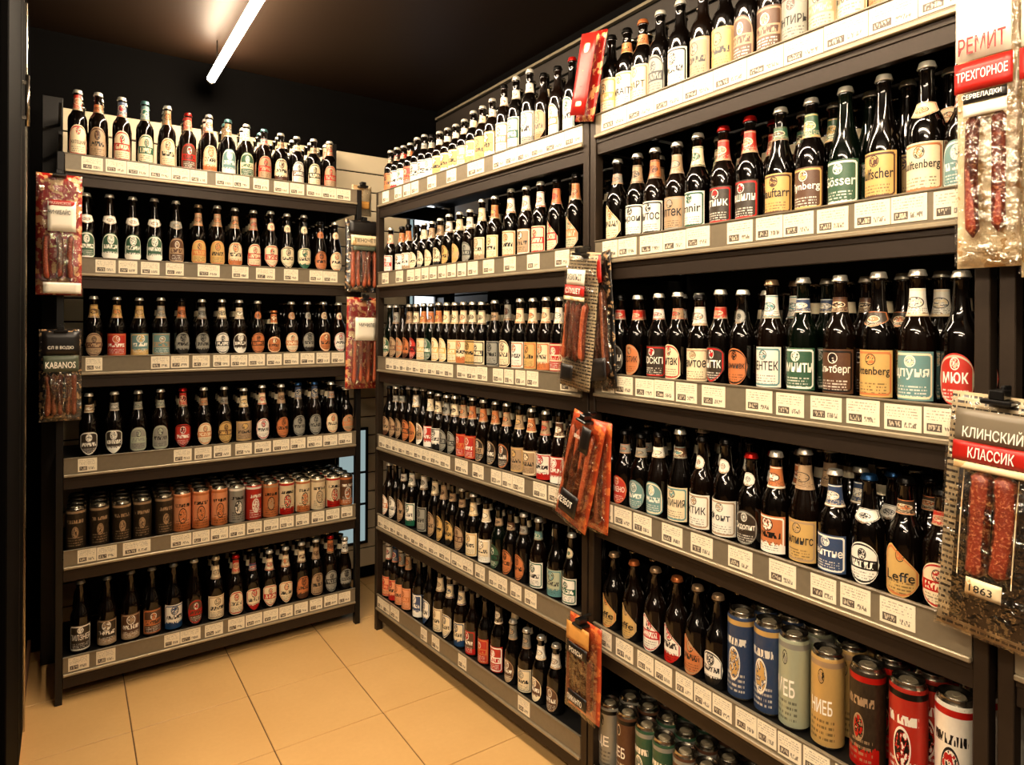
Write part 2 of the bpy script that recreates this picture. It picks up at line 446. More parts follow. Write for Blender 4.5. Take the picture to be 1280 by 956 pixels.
SHELF_WORD = ['top', 'second', 'third', 'fourth', 'fifth', 'bottom']
RACK_WORD = {'L': 'back rack', 'R': 'middle rack', 'N': 'near rack', 'X': 'edge rack'}
BOTTLES = [
('L',1,['0.042 0.271 t a C R f R W ЖАТЕЦКИЙ','0.110 0.275 t a T B b O W','0.190 0.273 t a C R f U W','0.272 0.273 t a C E f A A','0.354 0.270 t a C O f T W','0.432 0.255 t a B R f R R','0.514 0.263 t a C O f W W','0.591 0.257 t a A W f T A','0.668 0.250 t a E C f W W','0.744 0.242 t a T R b A A','0.818 0.237 t a C B b T W','0.891 0.234 t a W B b C W','0.970 0.236 t a C D b T W','1.047 0.238 t a T R f T W']),
('L',2,['0.071 0.268 s a E W c W W','0.149 0.271 s a E W c W W','0.229 0.271 s a E W c W W','0.307 0.273 s a E W c W W','0.387 0.272 s a B T c S W','0.473 0.265 n a G O w T T','0.549 0.270 n a G O w T W','0.621 0.267 n a C O w T W','0.699 0.265 n a C R w T W','0.774 0.269 s h C R e C W','0.847 0.265 s h C D e C W','0.925 0.266 s h C E e C W','1.002 0.243 s o O B e O D','1.075 0.246 s o C O e C W']),
('L',3,['0.098 0.246 n o T B w G W','0.176 0.245 n r R O w G W','0.255 0.244 n r A G w G W','0.333 0.246 n r A T w S W','0.410 0.245 n o S D w O D','0.489 0.243 n o S D w S W','0.569 0.245 n o W D w C W','0.641 0.244 n o D W w C W','0.719 0.242 n o O B e O W','0.790 0.193 n o O C f O O','0.869 0.242 n o C O e T W','0.943 0.244 n o S D e S W','1.020 0.245 n o O C e T W','1.095 0.243 n o W R e C W']),
('L',4,['0.083 0.251 n h D W b T W','0.169 0.253 n h D W b S W','0.252 0.252 n a S K b S W','0.333 0.254 n a S K b S W','0.417 0.253 n h R D f R R','0.498 0.252 n o C O b T W','0.580 0.251 n o G B b S W','0.661 0.240 n r T G w C W','0.740 0.250 n o W R w C W','0.824 0.249 n o O B w T W','0.902 0.253 n o S D f U U','0.979 0.253 n o S D f U U','1.059 0.249 n o C O b S W','1.135 0.218 n o T O n N W']),
('L',6,['0.058 0.279 v r D W n N S ПИЛЗНЕР','0.147 0.275 v r D T n N S','0.228 0.281 v r B T n N S','0.304 0.278 v r B O n N S','0.384 0.277 v r W U n N S','0.463 0.278 s o B R n N W','0.549 0.271 n r C T w C C','0.631 0.261 n a C R f R R','0.702 0.258 n h C R b U D','0.775 0.254 n h C R w C W','0.847 0.255 n h C O w C W','0.921 0.263 n a O B w C W','0.989 0.265 n a T B w T W','1.059 0.268 n o S D f O R','1.131 0.247 s o S D f W W']),
('R',1,['0.036 0.208 t r O D b D W','0.098 0.209 t r W R b D W','0.159 0.205 t r W E b R W','0.221 0.204 t r R O b O W','0.282 0.215 t r W D n N W','0.344 0.214 t r W D b S W','0.405 0.201 t r W T b S D','0.467 0.200 t r G W b W W','0.528 0.198 t r G W b W W','0.590 0.201 t r G W b W W','0.651 0.206 t r C G b W W','0.713 0.224 t r G W b C W','0.774 0.227 t r G T b C W','0.836 0.239 t r G W b W W','0.908 0.271 t r W T b W D','0.978 0.280 t r W E b W W','1.054 0.283 t r W S b W W','1.127 0.248 t h T O n N D','1.199 0.250 t a W O n N D','1.268 0.257 t a W E n N R']),
('R',2,['0.040 0.220 n r W R w C W','0.148 0.215 n r W O w O D','0.209 0.217 n r W T w O D','0.282 0.207 n o C S n N D','0.346 0.207 n o C S w C W','0.409 0.206 n o C T w T W','0.476 0.211 n o C D w T W','0.543 0.220 n o G B w W W','0.619 0.219 n o G T w C W','0.692 0.219 n o S D w W W','0.773 0.248 n r C T w C W','0.854 0.248 n r C G w O W','0.951 0.260 n r C O w W W','1.037 0.255 n r T W w W W','1.114 0.258 n r C R w W W','1.195 0.256 n l C R w O D','1.287 0.258 n l K O w O D']),
('R',3,['0.036 0.254 n o E T n N W','0.098 0.253 n o T B w S W','0.159 0.251 n o T O n N D','0.221 0.254 n o O B w T W','0.282 0.253 n o R D w C W','0.344 0.255 n r C G w O W','0.405 0.253 n o E S w O W','0.467 0.256 n a C G w O W','0.528 0.254 n a C G w C W','0.590 0.253 n r C G w C W','0.651 0.254 n r C O w C W','0.713 0.253 n r G D w C W','0.774 0.251 n r C D w C W','0.857 0.255 n r S D b T W','0.935 0.256 n a C B f S D','1.006 0.257 n r W O w C W','1.076 0.257 n r G O w C W','1.145 0.258 n r C O w C W','1.211 0.256 n r R C w W W']),
('R',4,['0.036 0.238 n o T B n N D','0.098 0.243 n o T B b S W','0.159 0.247 n o T D b S D','0.221 0.251 n o O D n N W','0.282 0.252 n o O G w W W','0.344 0.254 n o T W n N W','0.405 0.246 n r R W w C W','0.467 0.241 n r W D w C W','0.531 0.240 n o S D w S W','0.593 0.242 n o S D w C W','0.655 0.245 n r R O w T D','0.716 0.247 n r R O w O W','0.788 0.244 n o D T w O W','0.864 0.245 n o D T w O W','0.932 0.246 n o D O w T W','1.006 0.244 n r T G w T D','1.072 0.240 n r T C w O W','1.145 0.239 n r W R w T W','1.215 0.244 n r R W w B D']),
('R',5,['0.036 0.251 n o W O n N W','0.099 0.264 n o W B n N W','0.177 0.274 n o T B b W W','0.250 0.279 n r W E w W W','0.353 0.289 n r S D w W W','0.444 0.281 n o T D w C W','0.513 0.277 n o G B w T W','0.579 0.266 n o G D b T D','0.648 0.254 n o T B b T W','0.725 0.247 n r C G w C W','0.809 0.240 n r C W w C D','0.889 0.233 n o E D b T D','0.960 0.235 n o O D b B D','1.032 0.240 n o O B b S W','1.112 0.241 n r W E b A W','1.202 0.244 n r K A n N D','1.276 0.230 n r W E e C W']),
('R',6,['0.036 0.254 n r P R f W W','0.098 0.259 n r P R f U U','0.159 0.258 n r P O f S W','0.221 0.261 n r P O f T W','0.319 0.274 n r U W n N D','0.406 0.278 n h W U n N D','0.488 0.264 n r C T w C D','0.561 0.259 n h C U w C W','0.645 0.259 n r C U w C D','0.725 0.253 n r B R n N D','0.809 0.252 n r R O n N D','0.889 0.258 n r R W f D D','0.974 0.223 s o B T f S W','1.050 0.219 n r C S f S W','1.127 0.223 n o B C w W W','1.202 0.224 n o B T w W W']),
('N',1,['0.020 0.256 t r C G n N D','0.086 0.252 t r W G b O D EMRAIT','0.151 0.253 t r C T b O O КВАРТ','0.218 0.252 t a S D n N W','0.290 0.252 t r W D n N W','0.366 0.252 t r T S n N D','0.436 0.252 t r G T n N D','0.501 0.252 t a B T n N D','0.567 0.252 t r B T n N D','0.632 0.252 t r S B n N D ЯНТИРЬ','0.698 0.252 t r K T n N D','0.763 0.252 t r C T n N D ТЫКАЛИЯ','0.829 0.252 t r C O n N D']),
('N',2,['0.048 0.256 n l C O b S W','0.131 0.255 n r W D w T W энрои','0.200 0.256 n r W D w O W интос','0.280 0.254 n r T S w T W ялтек','0.351 0.261 n r W E w C W emnir','0.432 0.259 n r D R w R R дтинк','0.509 0.264 n r D R w R R цешилн','0.591 0.263 s r G B b E W Hauftarr','0.667 0.263 n r B G w E W Tiynberg','0.744 0.265 s r E W n N W Gösser','0.823 0.266 s r G B n N W Gulfscher','0.903 0.266 n r C O c C W Kulftenberg','0.968 0.233 n a A W b R W']),
('N',3,['0.062 0.243 n o D S b R D пьзн','0.135 0.240 n o O T b R W БОСТИК','0.217 0.242 n r D R b W W НОСКП','0.286 0.243 n a C R b T W янтак','0.360 0.234 n r C T w W D памтое','0.425 0.244 n h D R b R W ннгтк','0.491 0.241 n o O D e S W Цомниек','0.570 0.261 n r W A w W T ШЕНТЕК','0.649 0.262 n r E W b U W амнитн','0.734 0.262 n r B D b B W Ольтберг','0.814 0.264 n r G O c D W Ottenberg','0.888 0.264 n r A C w W W цпуня','0.963 0.257 n o R K n N W мюк']),
('N',4,['0.020 0.224 n o S D n N D','0.086 0.221 n o R O b S D ПОКЕНО','0.151 0.220 n o A S b S D','0.218 0.235 s a A C b W D','0.296 0.252 s r C A b B W ААПИНИЯ','0.371 0.244 n r W T e W D СКТИК','0.444 0.248 n r W T e W D Фонт','0.517 0.224 n o D S e W R Скдопит','0.584 0.239 n r O W w O W','0.656 0.258 s r G T w T W Онлингс','0.725 0.224 n r U W w U W нейттне','0.797 0.228 n o W D c W U','0.868 0.235 n l G O b D D Leffe','0.933 0.226 n o C R b R D']),
('N',5,['0.041 0.224 n l G O n N T effe','0.125 0.225 n l G T n N O effe','0.209 0.231 n l W R n N T','0.287 0.231 n l W R n N O','0.357 0.230 n l O T n N T','0.422 0.229 n o W D n N T']),
]
CANS = [
('L',5,['0.042 0.166 D T','0.119 0.167 D T','0.195 0.165 D T','0.268 0.167 D T','0.347 0.168 D T','0.415 0.172 P O','0.487 0.172 P O','0.561 0.172 P O','0.633 0.169 S W','0.704 0.166 R W','0.777 0.163 O T','0.849 0.161 C R','0.923 0.159 C O','0.995 0.157 C T','1.069 0.155 C R','1.132 0.150 B O']),
('N',5,['0.488 0.214 U G','0.563 0.218 U G','0.628 0.215 K S МЕБ','0.707 0.208 G T НИЕБ','0.793 0.215 D R','0.872 0.219 R D','0.955 0.227 W R']),
('N',6,['0.020 0.201 S D ЦЕ','0.096 0.209 B D ЦЕБ','0.173 0.212 E S','0.239 0.208 E S','0.313 0.212 B S','0.384 0.213 D B','0.455 0.217 D S']),
]
TAGS = {
'L1':'0.053,0.123 0.132,0.202 0.204,0.280 0.282,0.361 0.363,0.430 0.432,0.497 0.531,0.599 0.601,0.667 0.684,0.750 0.773,0.838 0.843,0.907 0.920,0.989 0.991,1.058 1.060,1.129',
'L2':'0.100,0.167 0.177,0.241 0.254,0.320 0.343,0.409 0.462,0.548 0.598,0.665 0.697,0.778 0.818,0.881 0.934,0.996 0.998,1.066',
'L3':'0.069,0.124 0.291,0.358 0.363,0.430 0.444,0.510 0.524,0.589 0.595,0.662 0.667,0.736 0.745,0.809 0.818,0.885 0.894,0.958 0.968,1.031 1.040,1.101',
'L4':'0.046,0.108 0.375,0.442 0.453,0.519 0.528,0.596 0.614,0.682 0.694,0.764 0.773,0.845 0.850,0.918 0.927,0.996 1.002,1.069 1.075,1.141',
'L5':'0.046,0.107 0.109,0.175 0.196,0.292 0.366,0.442 0.447,0.513 0.518,0.586 0.591,0.655 0.664,0.726 0.735,0.799 0.804,0.866 0.876,0.936 0.949,1.008 1.017,1.081 1.091,1.145',
'L6':'0.018,0.085 0.108,0.172 0.343,0.400 0.402,0.479 0.496,0.567 0.588,0.655 0.660,0.729 0.735,0.799 0.804,0.863 0.872,0.932 0.942,1.000 1.010,1.073 1.079,1.137',
'R1':'0.044,0.105 0.161,0.225 0.242,0.303 0.312,0.371 0.446,0.513 0.593,0.661 0.740,0.847 0.903,0.973 0.975,1.040 1.042,1.114 1.116,1.187 1.189,1.280 1.282,1.362',
'R2':'0.044,0.105 0.176,0.240 0.277,0.338 0.346,0.391 0.400,0.456 0.465,0.519 0.533,0.591 0.599,0.661 0.674,0.732 0.745,0.809 0.844,0.911 0.970,1.036 1.099,1.163 1.240,1.305',
'R3':'0.084,0.151 0.153,0.211 0.213,0.268 0.270,0.324 0.326,0.385 0.387,0.450 0.452,0.513 0.515,0.579 0.581,0.644 0.674,0.738 0.740,0.806 0.808,0.872 0.908,0.968 0.975,1.027 1.038,1.092 1.099,1.159 1.267,1.345',
'R4':'0.020,0.082 0.084,0.144 0.146,0.203 0.205,0.268 0.270,0.338 0.340,0.405 0.407,0.475 0.477,0.550 0.552,0.626 0.663,0.749 0.782,0.852 0.899,0.959 0.965,1.023 1.025,1.088 1.136,1.203 1.213,1.272',
'R5':'0.012,0.066 0.068,0.128 0.130,0.188 0.190,0.254 0.256,0.317 0.319,0.385 0.387,0.463 0.465,0.543 0.545,0.632 0.640,0.716 0.718,0.786 0.803,0.862 0.889,0.940 0.942,0.996 1.016,1.075 1.094,1.155',
'R6':'0.012,0.066 0.068,0.128 0.138,0.218 0.407,0.456 0.496,0.553 0.691,0.746 1.060,1.122',
'N1':'0.029,0.135 0.137,0.239 0.241,0.340 0.342,0.437 0.439,0.533 0.535,0.629 0.631,0.722 0.724,0.815 0.817,0.907 0.909,0.998',
'N2':'0.036,0.099 0.103,0.176 0.190,0.274 0.276,0.353 0.355,0.429 0.481,0.552 0.561,0.629 0.631,0.702 0.710,0.777 0.790,0.859 0.861,0.925 0.936,0.997',
'N3':'0.036,0.089 0.094,0.164 0.175,0.245 0.247,0.316 0.323,0.391 0.407,0.477 0.536,0.605 0.615,0.682 0.697,0.765 0.775,0.841 0.850,0.917 0.921,0.985',
'N4':'0.032,0.085 0.092,0.162 0.169,0.238 0.276,0.346 0.374,0.442 0.488,0.555 0.599,0.665 0.699,0.755 0.764,0.825 0.843,0.908',
'N5':'0.036,0.082 0.101,0.170 0.187,0.248 0.253,0.313 0.326,0.382 0.387,0.440 0.444,0.500 0.511,0.568 0.570,0.619 0.623,0.679 0.684,0.743 0.755,0.817',
}


tag_me = mesh_from([(0, -.0012, 0), (1, -.0012, 0), (1, -.0012, 1), (0, -.0012, 1), (0, 0, 0), (1, 0, 0), (1, 0, 1), (0, 0, 1)],
                   [(0, 1, 2, 3), (5, 4, 7, 6), (3, 2, 6, 7), (1, 0, 4, 5), (4, 0, 3, 7), (1, 5, 6, 2)], 'price_tag',
                   uvs=[(0, 0), (1, 0), (1, 1), (0, 1)] * 2)
tag_me.materials.append(M['price_tag_paper'])
rnd = random.Random(7)

def make_rack(rk, label):
    (x, y), a, L = RACK[rk]
    r = empty('shelf_rack', (x, y, 0), math.radians(a))
    tag(r, label, 'rack', 'black metal bottle racks')
    pm = M['post_metal'] if rk in 'NX' or rk == 'R' else M['black_metal']
    w = .024
    top = RB[rk][0] + .058
    for s in (-.012, L):
        ob('post', boxes('post', [(s - w / 2, s + w / 2, -.002, .03, 0, top)], .0015), pm, r)
        ob('rear_post', boxes('rear_post', [(s - .03 - (.03 if rk == 'L' and s < 0 else 0), s + (.012 if rk == 'L' and s < 0 else .03), DEPTH - .03, DEPTH, 0, 2.41 if rk == 'L' else 2.2)], .0015), M['black_metal'], r)
    for i, rb in enumerate(RB[rk]):
        top = rb + .045
        x0, x1 = .001, L - .013
        ob('shelf_board', boxes('shelf_board', [(x0, x1, .006, DEPTH - .031, top - .018, top)]), M['shelf_board'], r)
        ob('shelf_beam', boxes('shelf_beam', [(x0, x1, .004, .022, rb - .064, rb - .016), (x0, x1, .001, .004, rb - .030, rb - .017)], .001), M['beam_metal'], r)
        for s in (-.012, L):
            ob('side_bar', boxes('side_bar', [(s - .008, s + .008, .03, DEPTH - .03, rb - .05, rb + .02)]), M['black_metal'], r)
        if rk == 'L':
            for dz in (.13, .25):
                ob('side_bar', boxes('side_bar', [(-.018, -.008, .03, DEPTH - .03, rb + dz, rb + dz + .012)]), M['black_metal'], r)
        rail = ob('price_rail', boxes('price_rail', [(x0, x1, -.003, .003, rb - .006, rb + .056), (x0, x1, -.006, .003, rb + .053, rb + .057)], .0008), M['rail_plastic'], r)
        ob('rail_lip', boxes('rail_lip', [(x0, x1, -.010, .003, rb - .016, rb - .006)], .002), M['lip_metal'], rail)
        if rk in 'LRN' and i > 0:
            ob('shade_panel', boxes('shade_panel', [({'L': .075, 'R': .34, 'N': .0}[rk], L - .032, DEPTH - .03, DEPTH - .022, rb + .046, RB[rk][i - 1] + .02)]), M['shelf_board'], r)  # dark sheet added to stand in for deep shade between shelves
        for t in TAGS.get(rk + str(i + 1), '').split():
            a0, a1 = (float(q) for q in t.split(','))
            a0, a1 = max(a0, x0 + .001), min(a1, x1 - .001)
            if a1 - a0 < .01: continue
            o = ob('price_tag', tag_me, None, rail, (a0, -.0032, rb + .001 - rnd.uniform(0, .002)))
            o.scale = (a1 - a0, 1, .049 + rnd.uniform(0, .002))
            o['seed'] = rnd.uniform(0, 50)
    return r
make_rack('L', 'black metal shelf rack standing alone against the cream slat wall')
make_rack('R', 'long metal shelf rack between the corner and the near rack')
make_rack('N', 'metal shelf rack nearest the viewer, holding the tall beer cans')
make_rack('X', 'metal rack cut off by the frame beyond the near rack')

# ------------------------------------------------------------------ bottles
PROF = {
 'n': [(0, .88), (.012, 1), (.50, 1), (.545, .96), (.59, .85), (.63, .69), (.67, .56), (.72, .48), (.80, .42), (.92, .385), (.925, .43), (.95, .43), (.955, .38)],
 's': [(0, .88), (.012, 1), (.43, 1), (.49, .95), (.55, .84), (.61, .71), (.68, .57), (.76, .47), (.85, .41), (.92, .385), (.925, .43), (.95, .43), (.955, .38)],
 't': [(0, .9), (.012, 1), (.55, 1), (.59, .97), (.63, .86), (.665, .68), (.70, .54), (.75, .46), (.83, .42), (.92, .40), (.925, .44), (.95, .44), (.955, .38)],
 'v': [(0, .9), (.012, 1), (.49, 1), (.53, .96), (.57, .85), (.615, .68), (.66, .54), (.72, .46), (.82, .42), (.92, .40), (.925, .44), (.95, .44), (.955, .38)],
}
H0, R0 = .26, .0325
def prof_r(k, z):
    P = PROF[k]
    for (z0, r0), (z1, r1) in zip(P, P[1:]):
        if z0 <= z <= z1:
            return r0 + (r1 - r0) * (z - z0) / (z1 - z0 + 1e-9)
    return P[-1][1]
BODY = {k: lathe([(z * H0, r * R0) for z, r in p], 24, 'beer_bottle') for k, p in PROF.items()}
def cap_mesh():
    seg = 30
    verts, faces = [], []
    rings = [(.950, .50, 1), (.958, .485, 1), (.982, .445, 0), (.995, .42, 0), (1.0, .36, 0), (1.0, .18, 0)]
    for z, r, crimp in rings:
        for i in range(seg):
            a = 2 * PI * i / seg
            rr = r * (1 + (.055 if crimp and i % 2 else 0)) * R0
            verts.append((rr * math.cos(a), rr * math.sin(a), z * H0))
    for k in range(len(rings) - 1):
        for i in range(seg):
            j = (i + 1) % seg
            faces.append((k * seg + i, k * seg + j, (k + 1) * seg + j, (k + 1) * seg + i))
    faces.append(tuple((len(rings) - 1) * seg + i for i in range(seg)))
    faces.append(tuple(reversed(range(seg))))
    return mesh_from(verts, faces, 'crown_cap', smooth=True)
CAP = cap_mesh(); CAP.materials.append(M['crown_cap'])
GLASS = {g: {} for g in ('brown', 'dark', 'green')}
for g in GLASS:
    for k in BODY:
        me = BODY[k].copy(); me.materials.append(M['bottle_' + g]); GLASS[g][k] = me

def wrap_label(kind, shape, z0, z1, half, nu=18, nv=8, off=.0006):
    """label patch following the bottle wall; faces local -Y; z0,z1 normalised"""
    verts, uvs, edge, faces = [], [], [], []
    for j in range(nv + 1):
        for i in range(nu + 1):
            s = -1 + 2 * i / nu; t = -1 + 2 * j / nv
            e = max(abs(s), abs(t))
            if shape == 'o':      # oval
                lo, hi = -math.sqrt(max(0, 1 - s * s)) , math.sqrt(max(0, 1 - s * s))
            elif shape == 'a':    # straight foot, arched top
                lo, hi = -1, -.1 + 1.1 * math.sqrt(max(0, 1 - (abs(s) ** 2.6)))
                lo = -1 + .25 * abs(s) ** 4
            elif shape == 'h':    # shield
                lo, hi = -1 + .75 * abs(s) ** 1.6, 1 - .35 * abs(s) ** 3
            elif shape == 'l':    # pointed leaf leaning to one side
                hi = -.05 + 1.05 * (1 - abs(s + .45) / 1.45) ** .9 if s > -.45 else 1 - .5 * (abs(s + .45) / .55) ** 2
                lo = -1 + .55 * max(0, s) ** 2 + .2 * max(0, -s) ** 3
            elif shape == 'c':    # chevron collar
                lo, hi = -1 + .9 * abs(s) ** 1.2, 1 - .15 * abs(s)
            else:
                lo, hi = -1, 1
            tt = (lo + hi) / 2 + t * (hi - lo) / 2
            z = z0 + (z1 - z0) * (tt + 1) / 2
            a = -PI / 2 + s * half
            r = prof_r(kind, z) * R0 + off
            verts.append((r * math.cos(a), r * math.sin(a), z * H0))
            uvs.append(((s + 1) / 2, (tt + 1) / 2)); edge.append(e)
    n = nu + 1
    for j in range(nv):
        for i in range(nu):
            faces.append((j * n + i, j * n + i + 1, (j + 1) * n + i + 1, (j + 1) * n + i))
    me = mesh_from(verts, faces, 'label', True, uvs, edge)
    me.materials.append(M['printed_label'])
    return me
LCACHE = {}
def label_mesh(kind, shape):
    key = (kind, shape)
    if key not in LCACHE:
        top = .47 if kind == 't' else .41
        spec = {'r': (.045, top - .01, 1.32), 'o': (.04, top, 1.0), 'a': (.04, top + .01, 1.02), 'h': (.04, top, 1.05), 'l': (.03, .46 if kind != 't' else .5, 1.05)}[shape]
        LCACHE[key] = wrap_label(kind, shape, *spec)
    return LCACHE[key]
def neck_mesh(kind, st):
    key = (kind, 'neck', st)
    if key not in LCACHE:
        spec = {'b': ('r', .70, .82, PI * .999), 'w': ('r', .655, .86, PI * .999), 'f': ('r', .70, .953, PI * .999),
                'c': ('c', .545, .68, 1.5), 'e': ('o', .66, .80, 1.1), 'k': ('c', .575, .70, 1.5)}[st]
        LCACHE[key] = wrap_label(kind, *spec, nu=24 if spec[3] > 2 else 12, nv=6, off=.0005)
    return LCACHE[key]

TXT = {}
def text_mesh(word, width, maxh, r, mat, bend=True):
    """real lettering, flat or bent round a bottle of radius r; centred; faces local -Y"""
    key = (word, round(width, 4), round(maxh, 4), round(r, 4), mat, bend)
    if key in TXT: return TXT[key]
    cu = bpy.data.curves.new('lettering', 'FONT')
    cu.body = word; cu.align_x = 'CENTER'; cu.align_y = 'CENTER'; cu.resolution_u = 2; cu.size = 1; cu.offset = .012
    o = bpy.data.objects.new('lettering_tmp', cu)
    COL.objects.link(o)
    dg = bpy.context.evaluated_depsgraph_get()
    me = bpy.data.meshes.new_from_object(o.evaluated_get(dg))
    bpy.data.objects.remove(o); bpy.data.curves.remove(cu)
    xs = [v.co.x for v in me.vertices] or [0, 1]; ys = [v.co.y for v in me.vertices] or [0, 1]
    w, h = max(xs) - min(xs), max(ys) - min(ys)
    sx = width / w; sy = min(maxh / h, sx * 1.9)
    cx, cy = (max(xs) + min(xs)) / 2, (max(ys) + min(ys)) / 2
    bm = bmesh.new(); bm.from_mesh(me)
    for v in bm.verts:
        v.co = Vector(((v.co.x - cx) * sx, (v.co.y - cy) * sy, 0))
    if bend:
        k = int(width / .006)
        for i in range(-k // 2, k // 2 + 1):
            bmesh.ops.bisect_plane(bm, geom=bm.verts[:] + bm.edges[:] + bm.faces[:], plane_co=(i * .006, 0, 0), plane_no=(1, 0, 0))
    for v in bm.verts:
        x, z = v.co.x, v.co.y
        if bend:
            a = -PI / 2 + x / r
            v.co = Vector((r * math.cos(a), r * math.sin(a), z))
        else:
            v.co = Vector((x, 0, z))
    bm.to_mesh(me); bm.free()
    me.materials.clear(); me.materials.append(M[mat])
    TXT[key] = me
    return me

def print_props(o, c1, c2, c3, c4, rr, emblem=True, rough=.42, met=0.0, word=None, small=False):
    for k, c in (('c1', c1), ('c2', c2), ('c3', c3), ('c4', c4)):
        o[k] = [float(q) for q in c]
    o['seed'] = rr.uniform(0, 60)
    style = rr.choice((0, 1, 2))
    o['ey'] = (.74, .72, .76)[style]; o['er'] = (.13, .11, .15)[style] if emblem else 0.0
    o['by'] = (.46, .47, .48)[style]; o['bh'] = .12
    o['bf'] = float(style == 1 and word is None); o['bt'] = (.0, .0, .26)[style] if emblem and not word else 0.0
    if word: o['ey'] = .80; o['er'] = .10
    o['tx'] = 0.0 if word else 1.0
    if small:
        o['ey'] = .5; o['er'] = .16; o['bh'] = 0.0; o['tx'] = 0.0; o['bt'] = .12
    o['rgh'] = rough; o['met'] = met

ORD = ['first', 'second', 'third', 'fourth', 'fifth', 'sixth', 'seventh', 'eighth', 'ninth', 'tenth', 'eleventh', 'twelfth', 'thirteenth',
       'fourteenth', 'fifteenth', 'sixteenth', 'seventeenth', 'eighteenth', 'nineteenth', 'twentieth', 'last']
SHAPE = dict(r='square', o='oval', a='arched', h='shield', l='leaf-shaped')
NECKW = dict(n='bare neck', b='neck band', w='neck label', f='neck foil', c='collar', e='neck badge', k='collar')
def place_word(rk, j, n):
    if rk == 'L': return ORD[n - 1 - j] + ' from corner'
    if rk == 'R': return ORD[j] + ' from corner'
    return ORD[j] + ' from middle posts'

DARKS = 'BDEURA'
def ink_for(c):
    return PAL['W'] if c in DARKS else PAL['D']
def make_bottle(rk, i, j, n, spec, row=0):
    q = spec.split()
    s, h, kind, shape, c1, c2, nst, nc, cc = float(q[0]), float(q[1]), *q[2:9]
    word = q[9] if len(q) > 9 else None
    rr = random.Random(hash((rk, i, j)) % 100003 if False else ord(rk) * 1000 + i * 50 + j + row * 7000)
    z = RB[rk][i - 1] + .045
    h = max(.20, h)
    glass = 'green' if (c1 in 'E' and rk != 'L') else rr.choice(('brown', 'dark', 'dark'))
    d = INSET[rk] + row * .071
    if row: s += rr.uniform(-.004, .004) + (.016 if rk == 'N' else .006)
    b = ob('beer_bottle', GLASS[glass][kind])
    ang = math.radians(RACK[rk][1]) + rr.uniform(-.13, .13)
    b.location = pt(rk, s, d, z)
    b.rotation_euler = (0, 0, ang)
    rs = {'L': 1.0, 'R': .93, 'N': 1.0}[rk]
    if kind == 'v': rs = 1.02
    b.scale = (rs, rs, h / H0)
    gname = {'dark': 'dark', 'brown': 'brown', 'green': 'green'}[glass]
    where = f"{place_word(rk, j, n)}, {RACK_WORD[rk]} {SHELF_WORD[i - 1]} shelf"
    if row:
        tag(b, f"{gname} bottle hidden behind the {CNAME[c1]}-label bottle {where}", 'bottle', f'second row bottles on the {RACK_WORD[rk]}')
    elif nst == 'n':
        tag(b, f"{gname} bottle, {CNAME[c1]} {SHAPE[shape]} label, bare neck, {where}", 'bottle', f'beer bottles on the {RACK_WORD[rk]}')
    else:
        tag(b, f"{gname} bottle, {CNAME[c1]} {SHAPE[shape]} label, {CNAME[nc]} {NECKW[nst]}, {where}", 'bottle', f'beer bottles on the {RACK_WORD[rk]}')
    lb = ob('label', label_mesh(kind, shape), None, b)
    p1, p2 = PAL[c1], PAL[c2]
    print_props(lb, p1, p2, ink_for(c1), p2, rr, True, .4, 0, word)
    if not row and word:
        r = R0 + .0014
        wd = min(.074 if shape == 'r' else .054, .0125 * len(word) + .006)
        mat = 'bright_ink' if c1 in DARKS else 'dark_ink'
        lt = ob('lettering', text_mesh(word, wd, .021, r, mat), None, lb, (0, 0, (.235 if shape != 'l' else .20) * H0))
    if nst != 'n':
        st = 'k' if (nst == 'c' and rk == 'N') else nst
        nk = ob('neck_label', neck_mesh(kind, st), None, b)
        print_props(nk, PAL[nc], p2 if c2 != nc else PAL['T'], PAL['D'] if nc not in DARKS else PAL['C'], PAL['T'], rr, True, .35, .25 if nc in 'ST' and nst == 'f' else 0.0, None, True)
    cp = ob('crown_cap', CAP, None, b)
    cp['c1'] = [float(x) for x in PAL[{'N': 'S'}.get(cc, cc)]]
    return b

for rk, i, rows in BOTTLES:
    for j, spec in enumerate(rows):
        make_bottle(rk, i, j, len(rows), spec)
SECOND = {('N', 2), ('N', 3), ('N', 4), ('L', 1)}
for rk, i, rows in BOTTLES:
    if (rk, i) in SECOND:
        for j, spec in enumerate(rows):
            make_bottle(rk, i, j, len(rows), spec, 1)

